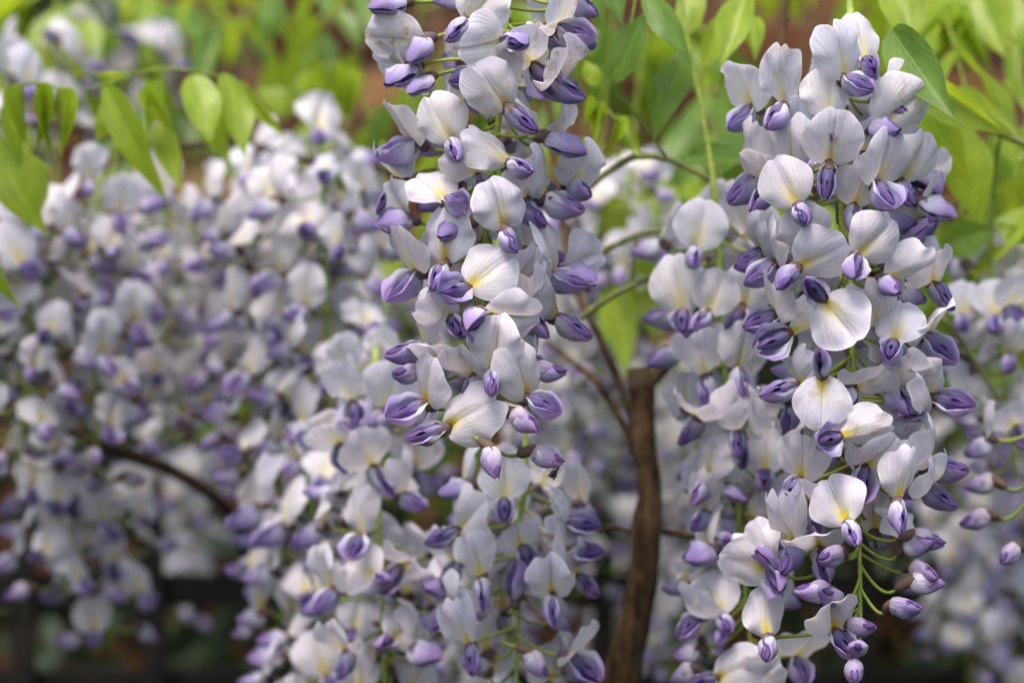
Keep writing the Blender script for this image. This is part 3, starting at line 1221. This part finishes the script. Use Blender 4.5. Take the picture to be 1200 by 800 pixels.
# ================================================================== slightly softer racemes just behind
SECOND = F('''
815 292 825 238 808 318 -4
800 366 790 302 798 398 0
830 366 850 312 808 392 -4
870 360 885 310 850 400 4
828 440 815 392 826 484 0
862 432 872 378 870 470 -3
860 505 862 448 862 540 -3
822 488 800 470 790 536 0
866 506 880 470 866 560 4
830 562 832 508 808 594 -3
895 555 900 505 890 570 3
850 570 862 560 872 590 6
828 600 820 560 806 626 4
832 642 818 604 800 656 0
846 630 - - 860 634 0 b
846 722 828 678 854 740 -2
822 722 815 690 794 746 0
850 738 - - 834 758 0 b
838 795 870 770 800 800 -3
870 800 900 780 850 815 0
930 770 950 730 940 800 4
''')
raceme('softly blurred raceme close behind the tall sharp one, beside the trunk fork',
       [(838, 235, 1.045), (845, 340, 1.045), (850, 450, 1.04), (862, 560, 1.035), (870, 660, 1.03), (880, 770, 1.025), (884, 860, 1.02)],
       explicit=SECOND, n_fill=46, fill='back', radius=0.029, yellow=0.7, seed=31, cane_z=1.715, ped_r=0.0010, taper=0.2)
LOWER = F('''
591 587 592 536 592 614 -2
565 676 553 626 568 718 -3
645 696 643 646 648 738 -4
662 648 652 606 718 650 0
660 612 670 580 728 622 3
540 622 560 588 496 640 0
552 756 534 708 556 790 -4
532 712 548 690 502 744 2
665 768 690 735 698 802 -2
620 762 - - 640 806 -4 b
676 675 664 640 702 700 4
548 566 540 530 520 582 4
530 690 505 650 500 690 6
606 700 640 690 600 660 10
610 640 600 600 630 670 12
535 660 515 620 520 690 10
''')
raceme('pale pinkish raceme with a green stalk directly below the weathered sharp raceme',
       [(616, 555, 1.04), (610, 605, 1.04), (608, 680, 1.035), (606, 760, 1.03), (604, 850, 1.03)],
       explicit=LOWER, n_fill=20, fill='back', radius=0.030, yellow=1.0, seed=41, cane_z=1.715, ped_r=0.0009, taper=0.1, bud_from=0.97)
MIDL = F('''
425 627 424 574 412 658 -3
436 546 422 506 466 592 -3
443 677 402 662 458 677 -3
456 750 480 735 440 758 0
470 660 500 640 440 700 5
400 520 380 480 410 560 5
470 580 490 540 500 600 3
395 690 380 640 370 720 2
480 760 500 720 520 770 3
410 760 390 720 400 800 0
415 470 400 430 420 510 0
450 480 470 430 430 520 4
''')
raceme('raceme of round pale petals with exposed green stalk beside the pinkish one',
       [(440, 420, 1.09), (443, 520, 1.09), (444, 600, 1.085), (448, 700, 1.08), (452, 860, 1.08)],
       explicit=MIDL, n_fill=28, fill='back', radius=0.030, yellow=0.8, seed=51, cane_z=MASS_Z, ped_d=1.29, ped_r=0.0009, taper=0.1, bud_from=0.98)
EDGE = F('''
1190 500 1172 478 1198 528 -2
1128 372 1140 330 1122 392 0
1165 372 1172 330 1160 395 -2
1180 360 1195 325 1195 385 0
1185 418 1200 380 1170 440 2
''')
raceme('sparse wisteria raceme over an olive shoot, among dark leaves by the tall raceme',
       [(1160, 305, 1.12), (1168, 380, 1.12), (1180, 470, 1.11), (1192, 560, 1.11)],
       explicit=EDGE, n_fill=14, fill='back', radius=0.026, yellow=0.8, seed=61, ped_to=(1172, 160, 1.085), ped_r=0.0009, taper=0.3)
PODS = F('''
1158 602 - - 1114 626 0 b
1190 640 - - 1164 668 -2 b
1225 560 1240 520 1210 590 0
1230 640 - - 1250 670 0 b
''')
raceme('withering raceme tip with two lone brownish buds on long stalks over blurred blossom',
       [(1215, 430, 1.02), (1212, 520, 1.02), (1206, 600, 1.01), (1204, 690, 1.01)],
       explicit=PODS, n_fill=8, fill='back', radius=0.02, yellow=0.6, seed=62, ped_to=(1290, 150, 1.05), ped_r=0.0011, taper=0.3, bud_from=0.5)

# ================================================================== the blurred mass
G1 = 'blurred racemes in the pale mass'
mass = [
    # px top, py top, py bottom, depth, label
    (385, 215, 640, 1.17, 'blurred raceme in the pale mass whose upper flowers shade a lower slim one', 60),
    (330, 240, 780, 1.20, 'long blurred raceme of the pale mass with slim lilac buds over the dark fence', 72),
    (300, 205, 520, 1.24, 'blurred raceme of the pale mass hanging under the drooping young leaves', 48),
    (355, 150, 420, 1.27, 'bright whitish blurred raceme just under the gap with brick wall', 44),
    (190, 225, 520, 1.30, 'blurred shaded raceme over the curved dark cane, beside a green gap', 46),
    (110, 215, 560, 1.22, 'blurred raceme with yellow throats above the start of the curved cane', 54),
    (30, 240, 560, 1.20, 'blurred raceme with cream petals beneath the big folded leaf', 54),
    (70, 520, 700, 1.27, 'blurred raceme below the curved cane in front of the dark fence rail', 30),
    (125, 560, 760, 1.31, 'blurred raceme end with a few slim buds before the fence battens', 24),
    (370, 560, 860, 1.15, 'blurred raceme with purple keels next to the exposed green stalk', 44),
    (60, 30, 180, 1.36, 'bright blurred raceme top above the folded young leaves', 22),
    (-15, 60, 240, 1.30, 'bright blurred raceme rising beside the folded young leaf tips', 24),
    (160, 40, 190, 1.52, 'pale blurred raceme far behind the drooping young leaves', 22),
]
for i, (px, pt, pb, d, lab, n) in enumerate(mass):
    rr_ = random.Random(100 + i)
    d += 0.02
    ax = [(px + rr_.uniform(-8, 8), pt, d), (px + rr_.uniform(-6, 6), pt * 0.6 + pb * 0.4, d), (px + rr_.uniform(-8, 8), pb, d - 0.01)]
    raceme(lab, ax, G1, n_fill=int(n * 0.68), size=1.04, radius=0.029, yellow=0.75, seed=200 + i, cane_z=MASS_Z if pt > 145 else cz(d), taper=0.25, bud_from=0.9 if pb < 800 else 0.99, ped_r=0.0010, ped_d=1.29)

rr_ = random.Random(77)
far = [
    (210, 480, 740, 1.75, 'far bluish raceme showing between two fence battens under the curved cane'), 
    (230, 250, 480, 1.55, 'far dim raceme in the green gap under the drooping leaf'),
    (470, 300, 560, 1.5, 'far dim raceme seen past the weathered raceme and the pale mass'),
    (400, 200, 420, 1.55, 'far pale raceme below the bunched fan leaf by the wall'), (690, 420, 700, 1.5, 'far lilac raceme beside the forked limbs of the trunk'),
    (722, 600, 860, 1.75, 'far dim raceme behind a fence batten next to the trunk'),
    (790, 520, 800, 1.5, 'far lilac raceme showing beside the short trunk twig'), 
    (560, 640, 860, 1.4, 'dim raceme in shade behind the green stalk of the pinkish raceme'), (700, 260, 480, 1.45, 'pale blurred raceme crossed by two olive shoots'),
    (740, 205, 330, 1.30, 'white blurred raceme glowing above the upper olive shoot'), (700, 215, 300, 1.34, 'white blurred raceme between the olive shoot and weathered raceme'), (1130, 470, 800, 1.55, 'far purple raceme behind the lone brownish buds'),
    (1180, 540, 830, 1.6, 'far purple raceme low behind the withering raceme tip'), 
    (1222, 300, 600, 1.5, 'far lilac raceme behind the sparse raceme'), (640, 300, 560, 1.35, 'pale blurred raceme tucked behind the weathered raceme'),
    (770, 420, 620, 1.75, 'far dim raceme in the crook of the trunk fork'), 
    
]
for (px, pt, pb, d, lab) in far:
    ax = [(px, pt, d), (px + rr_.uniform(-10, 10), (pt + pb) / 2, d), (px + rr_.uniform(-10, 10), pb, d)]
    raceme(lab, ax, 'far racemes in shade', n_fill=int((pb - pt) / 7.5), radius=0.031, yellow=0.5, seed=rr_.randint(0, 9999), cane_z=cz(d), taper=0.2, bud_from=0.93, detail=False, tint=0.25, ped_r=0.0007)

# ================================================================== leaves laid out from the photograph
leaf_px('green leaf with one upright blade on a slanting stalk between the sharp racemes',
        [(780, 184, 1.05), (762, 158, 1.04), (740, 128, 1.03), (719, 98, 1.02), (735, 50, 1.02), (748, -20, 1.02)],
        [(719, 98, 757, 8, 42, 1.02, 1.015, -20, 0), (803, 60, 763, 160, 46, 1.03, 1.02, 15, 1), (756, -12, 814, 74, 40, 1.02, 1.0, -25, 3), (712, -34, 728, 29, 30, 1.0, 0.99, 10, 0),
         (690, -30, 706, 40, 34, 1.05, 1.04, 20, 1)], 'mid')
leaf_px('upright green leaf with paired blades touching the first petals of the tall raceme',
        [(836, 112, 1.07), (846, 90, 1.07), (858, 50, 1.06), (872, -10, 1.06)],
        [(876, -6, 842, 76, 42, 1.06, 1.04, 25, 0), (846, 20, 828, 82, 32, 1.07, 1.06, -30, 1), (880, 20, 885, 70, 26, 1.08, 1.06, -10, 2), (815, -20, 800, 40, 34, 1.1, 1.08, 20, 3)], 'lime')
leaf_px('glossy veined leaf with a pointed drip tip catching white sky light beside the tall raceme',
        [(1104, 140, 1.07), (1080, 95, 1.04), (1060, 58, 1.0), (1046, 36, 0.96)],
        [(1046, 36, 1112, 134, 54, 0.96, 0.915, 12, 0)], 'mid')
leaf_px('lime leaf with broad translucent blades fanning behind the glossy pointed leaf',
        [(1200, 168, 1.09), (1150, 130, 1.07), (1100, 100, 1.05), (1060, 70, 1.04), (1040, 40, 1.03)],
        [(1040, 62, 1182, 168, 44, 1.03, 1.02, 35, 0), (1078, 112, 1132, 222, 60, 1.06, 1.05, 20, 1), (1116, 144, 1150, 256, 58, 1.08, 1.07, -15, 1), (1048, -30, 1072, 58, 52, 1.04, 1.02, 0, 0),
         (1060, 110, 1100, 180, 45, 1.08, 1.07, 10, 3)], 'lime')
leaf_px('blurred lime leaf with narrow shiny folded blades behind the broad translucent ones',
        [(1200, 60, 1.2), (1160, 20, 1.2), (1120, 10, 1.2), (1090, 20, 1.2)],
        [(1150, -5, 1176, 66, 44, 1.2, 1.18, 10, 0), (1185, -10, 1192, 60, 36, 1.22, 1.2, -20, 1), (1120, 8, 1138, 70, 20, 1.2, 1.18, 50, 4), (1105, 12, 1100, 70, 20, 1.2, 1.18, -40, 4), (1140, 10, 1160, 80, 18, 1.2, 1.18, 30, 4),
         (1175, 95, 1200, 120, 20, 1.15, 1.15, -50, 2), (1166, 160, 1184, 215, 26, 1.18, 1.16, 40, 3), (1195, 50, 1205, 140, 26, 1.2, 1.18, 40, 2)], 'lime')
leaf_px('dark shaded leaf under the translucent lime blades past the tall raceme',
        [(1200, 270, 1.14), (1170, 262, 1.13), (1140, 258, 1.12), (1118, 262, 1.12)],
        [(1100, 285, 1168, 270, 46, 1.12, 1.11, 10, 0), (1160, 300, 1205, 270, 70, 1.15, 1.16, 0, 1), (1150, 330, 1200, 350, 60, 1.17, 1.17, 15, 0), (1112, 330, 1140, 420, 50, 1.16, 1.15, -15, 1), (1140, 400, 1105, 470, 40, 1.18, 1.17, 10, 0)], 'mid')
leaf_px('dark green leaf lying level behind the left petals of the tall raceme',
        [(842, 216, 1.06), (830, 200, 1.07), (820, 190, 1.08)],
        [(806, 184, 884, 184, 34, 1.08, 1.05, -35, 0), (845, 226, 880, 196, 26, 1.07, 1.05, 20, 3), (850, 250, 862, 205, 26, 1.08, 1.07, 20, 0)], 'mid')
leaf_px('small crumpled young leaf curling between the weathered raceme and the slanting stalk',
        [(745, 184, 1.06), (730, 150, 1.06), (712, 130, 1.06), (696, 120, 1.06)],
        [(712, 128, 696, 165, 16, 1.06, 1.05, 40, 4), (722, 138, 712, 182, 15, 1.06, 1.05, -20, 4), (735, 148, 750, 184, 22, 1.06, 1.05, 30, 2), (700, 122, 684, 146, 14, 1.06, 1.05, 20, 4), (700, 100, 685, 70, 22, 1.08, 1.08, 0, 1)], 'lime')
leaf_px('blurred drooping lime leaf with broad hanging blades over the pale mass',
        [(290, 150, 1.14), (270, 100, 1.13), (230, 84, 1.12), (180, 82, 1.11), (130, 96, 1.10), (100, 108, 1.10)],
        [(122, 96, 188, 234, 42, 1.10, 1.08, 15, 1), (168, 92, 176, 160, 30, 1.10, 1.10, -50, 2), (192, 96, 202, 156, 26, 1.11, 1.10, 45, 4), (188, 140, 208, 220, 30, 1.12, 1.10, 15, 0),
         (226, 88, 250, 158, 46, 1.11, 1.09, -20, 1), (240, 110, 263, 192, 36, 1.12, 1.11, 20, 0), (262, 86, 296, 174, 40, 1.12, 1.10, -45, 1), (284, 94, 333, 162, 18, 1.13, 1.12, 30, 2),
         (140, 110, 108, 165, 30, 1.12, 1.12, 30, 3), (150, 84, 100, 88, 24, 1.12, 1.14, -50, 0)], 'lime')
leaf_px('blurred young leaf with narrow folded blades hanging like fingers from an arched stalk',
        [(0, 134, 1.09), (12, 112, 1.09), (34, 97, 1.08), (58, 100, 1.08), (74, 108, 1.08)],
        [(10, 122, 26, 200, 22, 1.09, 1.08, 10, 2), (28, 102, 30, 172, 13, 1.08, 1.07, 30, 4), (42, 100, 45, 178, 14, 1.08, 1.07, -20, 4), (54, 102, 58, 186, 13, 1.08, 1.07, 10, 4), (66, 106, 72, 184, 15, 1.08, 1.07, -25, 4),
         (-10, 168, 46, 268, 56, 1.09, 1.07, 10, 1), (30, 180, 44, 262, 44, 1.11, 1.10, -20, 0), (-20, 150, 20, 210, 30, 1.10, 1.09, 20, 0)], 'lime')
leaf_px('small narrow lime leaf poking out over the cream blossom',
        [(-30, 290, 1.1), (-15, 292, 1.1), (0, 300, 1.1)], [(-4, 298, 22, 362, 16, 1.1, 1.09, 25, 4), (-10, 310, 10, 350, 14, 1.1, 1.1, -20, 2)], 'lime')
leaf_px('blurred pale green leaf standing upright before the brick wall',
        [(372, 170, 1.5), (372, 130, 1.5), (370, 100, 1.5)],
        [(368, 120, 356, 0, 60, 1.5, 1.48, 10, 0), (340, 130, 300, 100, 40, 1.5, 1.5, 30, 1), (400, 130, 412, 62, 40, 1.55, 1.53, 0, 1), (330, 140, 320, 60, 44, 1.55, 1.53, 0, 3), (350, 150, 395, 175, 50, 1.5, 1.48, -20, 0)], 'lime')
leaf_px('blurred unfolding leaf bunched into a fan beside the brick wall',
        [(440, 150, 1.3), (415, 100, 1.3), (395, 76, 1.3), (372, 82, 1.3)],
        [(368, 84, 386, 132, 14, 1.3, 1.29, 40, 4), (378, 78, 390, 134, 14, 1.3, 1.29, 10, 4), (390, 76, 396, 136, 14, 1.3, 1.29, -10, 4), (402, 82, 402, 140, 14, 1.3, 1.29, -30, 4), (412, 96, 408, 144, 16, 1.3, 1.29, 20, 2)], 'lime')
leaf_px('bright blurred leaf glowing behind the olive shoots',
        [(690, 240, 1.3), (720, 225, 1.3), (750, 222, 1.3)],
        [(700, 235, 745, 300, 60, 1.32, 1.30, 15, 1), (750, 225, 800, 260, 60, 1.32, 1.31, -20, 0), (740, 260, 770, 330, 60, 1.36, 1.34, 10, 1), (715, 330, 735, 440, 46, 1.3, 1.28, -10, 0), (770, 330, 760, 390, 44, 1.36, 1.34, 20, 3),
         (800, 215, 840, 250, 40, 1.3, 1.3, -45, 0), (740, 330, 700, 400, 44, 1.33, 1.31, 30, 1)], 'lime')

# ---- looser foliage filling the upper background
rl = random.Random(5)
zones = [
    # px range, py range, depth range, count, kind, label, group
    ((-60, 170), (-50, 30), (1.35, 1.7), 11, 'lime', 'blurred lime leaf above the pale mass', 'leaves above the pale mass'),
    ((-60, 210), (40, 110), (1.5, 2.0), 8, 'mid', 'blurred green leaf among the bright raceme tops', 'leaves among the raceme tops'),
    ((660, 900), (-60, 120), (1.4, 1.8), 7, 'mid', 'blurred green leaf between the two sharp racemes', 'leaves between the sharp racemes'),
    ((660, 880), (180, 300), (1.35, 1.8), 14, 'lime', 'bright blurred lime leaf behind the olive shoots', 'lime leaves behind the shoots'),
    ((1020, 1240), (-60, 180), (1.25, 1.7), 11, 'lime', 'blurred lime leaf around the tall raceme top', 'leaves around the tall raceme top'),
    ((1080, 1240), (220, 420), (1.4, 1.9), 9, 'mid', 'blurred green leaf behind the sparse raceme', 'leaves behind the sparse raceme'),
    ((440, 660), (-60, 60), (1.3, 1.7), 5, 'mid', 'blurred green leaf behind the weathered raceme', 'leaves behind the weathered raceme'),
    ((150, 500), (330, 520), (1.45, 1.8), 6, 'mid', 'dim green leaf in a gap of the pale mass', 'leaves in gaps of the pale mass'),
    ((450, 560), (490, 620), (1.35, 1.6), 4, 'mid', 'dim green leaf under the bare raceme tip', 'leaves under the raceme tip'),
]
for (xa, xb), (ya, yb), (da, db), n, kind, lab, grp in zones:
    small = 'dim' in lab
    for k in range(n):
        d = rl.uniform(da, db)
        p = P(rl.uniform(xa, xb), rl.uniform(ya, yb), d)
        kk = kind if rl.random() < 0.94 or small else 'dark'
        if kk == 'lime' and rl.random() < 0.3:
            kk = 'mid'
        spot = ''
        px_ = (p.x / PX / d) + 600
        if 'above the pale mass' in lab:
            spot = (' near the folded leaf', ' over the drooping leaf', ' beside the brick gap')[0 if px_ < 60 else 1 if px_ < 210 else 2]
        elif 'between the two' in lab:
            spot = (' next to the upright blade', ' over the dark brick', ' near the paired blades')[0 if px_ < 740 else 1 if px_ < 830 else 2]
        elif 'tall raceme top' in lab:
            spot = (' beside the glossy leaf', ' by the narrow shiny blades')[0 if px_ < 1130 else 1]
        lab_k = lab + spot
        if kind == 'lime' and kk == 'mid':
            lab_k = lab_k.replace('lime', 'mid green')
        leaf_free(lab_k if kk != 'dark' else lab_k.replace('lime', 'deep green').replace('blurred green', 'blurred deep green'), p, rl.uniform(0, 2 * math.pi), rl.uniform(-0.2, 0.7),
                  rl.uniform(0.05, 0.08) if small else rl.uniform(0.10, 0.18), 2 if small else rl.choice((3, 4, 5)), rl.uniform(0.03, 0.045) if small else rl.uniform(0.036, 0.06), kk, grp, rl.randint(0, 9999))

# ---- unseen leaves added overhead to shade the space behind the blossom
for k in range(40):
    p = Vector((rl.uniform(-1.0, 1.0), CAM.y + rl.uniform(1.85, 2.7), rl.uniform(2.0, 2.15)))
    leaf_free('unseen leaf added overhead to shade the space before the brick wall', p, rl.uniform(0, 2 * math.pi), rl.uniform(-0.1, 0.4), rl.uniform(0.16, 0.24), 5, rl.uniform(0.07, 0.095), 'mid', 'added overhead shade leaves', rl.randint(0, 9999), 0.25)


for k in range(34):  # further unseen leaves, placed to shade the pale mass and the far racemes
    if k < 20:
        p = Vector((rl.uniform(-0.95, -0.14), CAM.y + rl.uniform(0.90, 1.10), rl.uniform(1.80, 1.90)))
    else:
        p = Vector((rl.uniform(0.02, 0.62), CAM.y + rl.uniform(1.16, 1.42), rl.uniform(1.86, 1.98)))
    leaf_free('unseen leaf added overhead to shade the pale mass' if k < 20 else 'unseen leaf added overhead to shade the far racemes', p, rl.uniform(0, 2 * math.pi), rl.uniform(-0.05, 0.3),
              rl.uniform(0.14, 0.20), 5, rl.uniform(0.06, 0.08), 'mid', 'added overhead shade leaves', rl.randint(0, 9999), 0.15)


# ---- dark green shrubs added to blacken the shaded lower background
def shrub(label, cx, cy, rx, ry, h, n, seed):
    r = np.random.RandomState(seed)
    root = thing('dark_filler_shrub', (cx, cy, 0), label, 'shrub')
    pts = []
    for k in range(7):
        a = k * 0.9
        tip = Vector((math.cos(a) * rx * 0.6, math.sin(a) * ry * 0.5, h * (0.7 + 0.05 * k)))
        tube('stem', [Vector((cx, cy, -0.03)), Vector((cx, cy, 0)) + tip * 0.5, Vector((cx, cy, 0)) + tip], [0.014, 0.009, 0.004], M_BARK_D, root, 6, 0.1, k, n=8)
    lv, lf, lu = leaflet_mesh(0.3, 0.15, 0.02, 0.5, 0.1, 4, 2)
    lv = np.array(lv)
    V, Fc, U = [], [], []
    for i in range(n):
        th = r.uniform(0, 2 * np.pi)
        q = r.uniform(0, 1) ** 0.4
        z = r.uniform(0.05, 1)
        w = math.sqrt(max(0.05, 1 - (z - 0.4) ** 2 * 1.6)) * (1 + 0.18 * math.sin(5 * th + 9 * z))
        p = np.array([math.cos(th) * rx * q * w, math.sin(th) * ry * q * w, z * h])
        L = r.uniform(0.035, 0.06)
        m = np.array(Euler((r.uniform(-1.4, 0.6), r.uniform(-0.7, 0.7), r.uniform(0, 6.28))).to_matrix())
        s = lv * np.array([L * 0.45, L, L])
        off = len(V) * 0 + i * len(lv)
        V.append(s @ m.T + p)
        Fc += [tuple(off + a for a in ff) for ff in lf]
        U += lu
    o = mesh_obj('foliage', np.concatenate(V), Fc, M_DARK, root, U)  # near-black leaf colour stands in for background shade
    tag(o, kind='stuff')
    return root


shrub('dark green shrub added to deepen the shade behind the trellis fence', -0.55, WY - 0.42, 0.5, 0.32, 1.60, 4600, 1)
shrub('dark green shrub added to deepen the shade behind the brown trunk', 0.12, WY - 0.40, 0.45, 0.3, 1.58, 4400, 2)
shrub('dark green shrub added to deepen the shade behind the tall sharp raceme', 0.72, WY - 0.42, 0.45, 0.32, 1.62, 4400, 3)

# ---- small black fly under a bud at the tip of the weathered raceme
def ellipsoid(c, r, nu=8, nv=6):
    v, f = [], []
    for j in range(nv + 1):
        ph = math.pi * j / nv
        for i in range(nu):
            th = 2 * math.pi * i / nu
            v.append((c[0] + r[0] * math.sin(ph) * math.cos(th), c[1] + r[1] * math.sin(ph) * math.sin(th), c[2] + r[2] * math.cos(ph)))
    for j in range(nv):
        for i in range(nu):
            f.append((j * nu + i, j * nu + (i + 1) % nu, (j + 1) * nu + (i + 1) % nu, (j + 1) * nu + i))
    return v, f


def fly():
    t = NT('fly_shell')
    blk = t.finish((0.012, 0.011, 0.012), 0.35, 0.5)
    t = NT('fly_wing')
    wg = t.finish((0.10, 0.09, 0.08), 0.3, 0.5, transl=0.6)
    root = thing('fly', P(651, 551, 0.917), 'tiny black fly clinging under a pink bud at the weathered raceme tip', 'fly')
    V, Fc = [], []
    for c, r in (((0, 0, 0.0), (0.0009, 0.0009, 0.0012)), ((0, 0, -0.0018), (0.0010, 0.0009, 0.0016)), ((0, 0, 0.0015), (0.0008, 0.0007, 0.0006))):
        v, f = ellipsoid(c, r)
        off = len(V)
        V += v
        Fc += [tuple(off + q for q in ff) for ff in f]
    mesh_obj('body', V, Fc, blk, root)
    for sx in (-1, 1):
        mesh_obj('wing', [(0.0003 * sx, -0.0009, 0.0004), (0.0016 * sx, -0.0010, -0.0014), (0.0014 * sx, -0.0009, -0.0036), (0.0005 * sx, -0.0011, -0.0030)], [(0, 1, 2, 3)], wg, root)
        for k, z in enumerate((0.0006, 0.0, -0.0006)):
            pts = [Vector((0.0006 * sx, 0.0004, z)), Vector((0.0018 * sx, 0.0, z + 0.0008 * (1 - k))), Vector((0.0024 * sx, 0.0012, z + 0.0013 * (1 - k)))]
            v, f, u = tube_geo(pts, [0.00016, 0.00013, 0.0001], 5)
            mesh_obj('leg', v, f, blk, root, u)
    root.rotation_euler = (R(15), R(35), R(20))


fly()
print('flowers', FLOWER_COUNT[0], 'objects', len(bpy.data.objects))
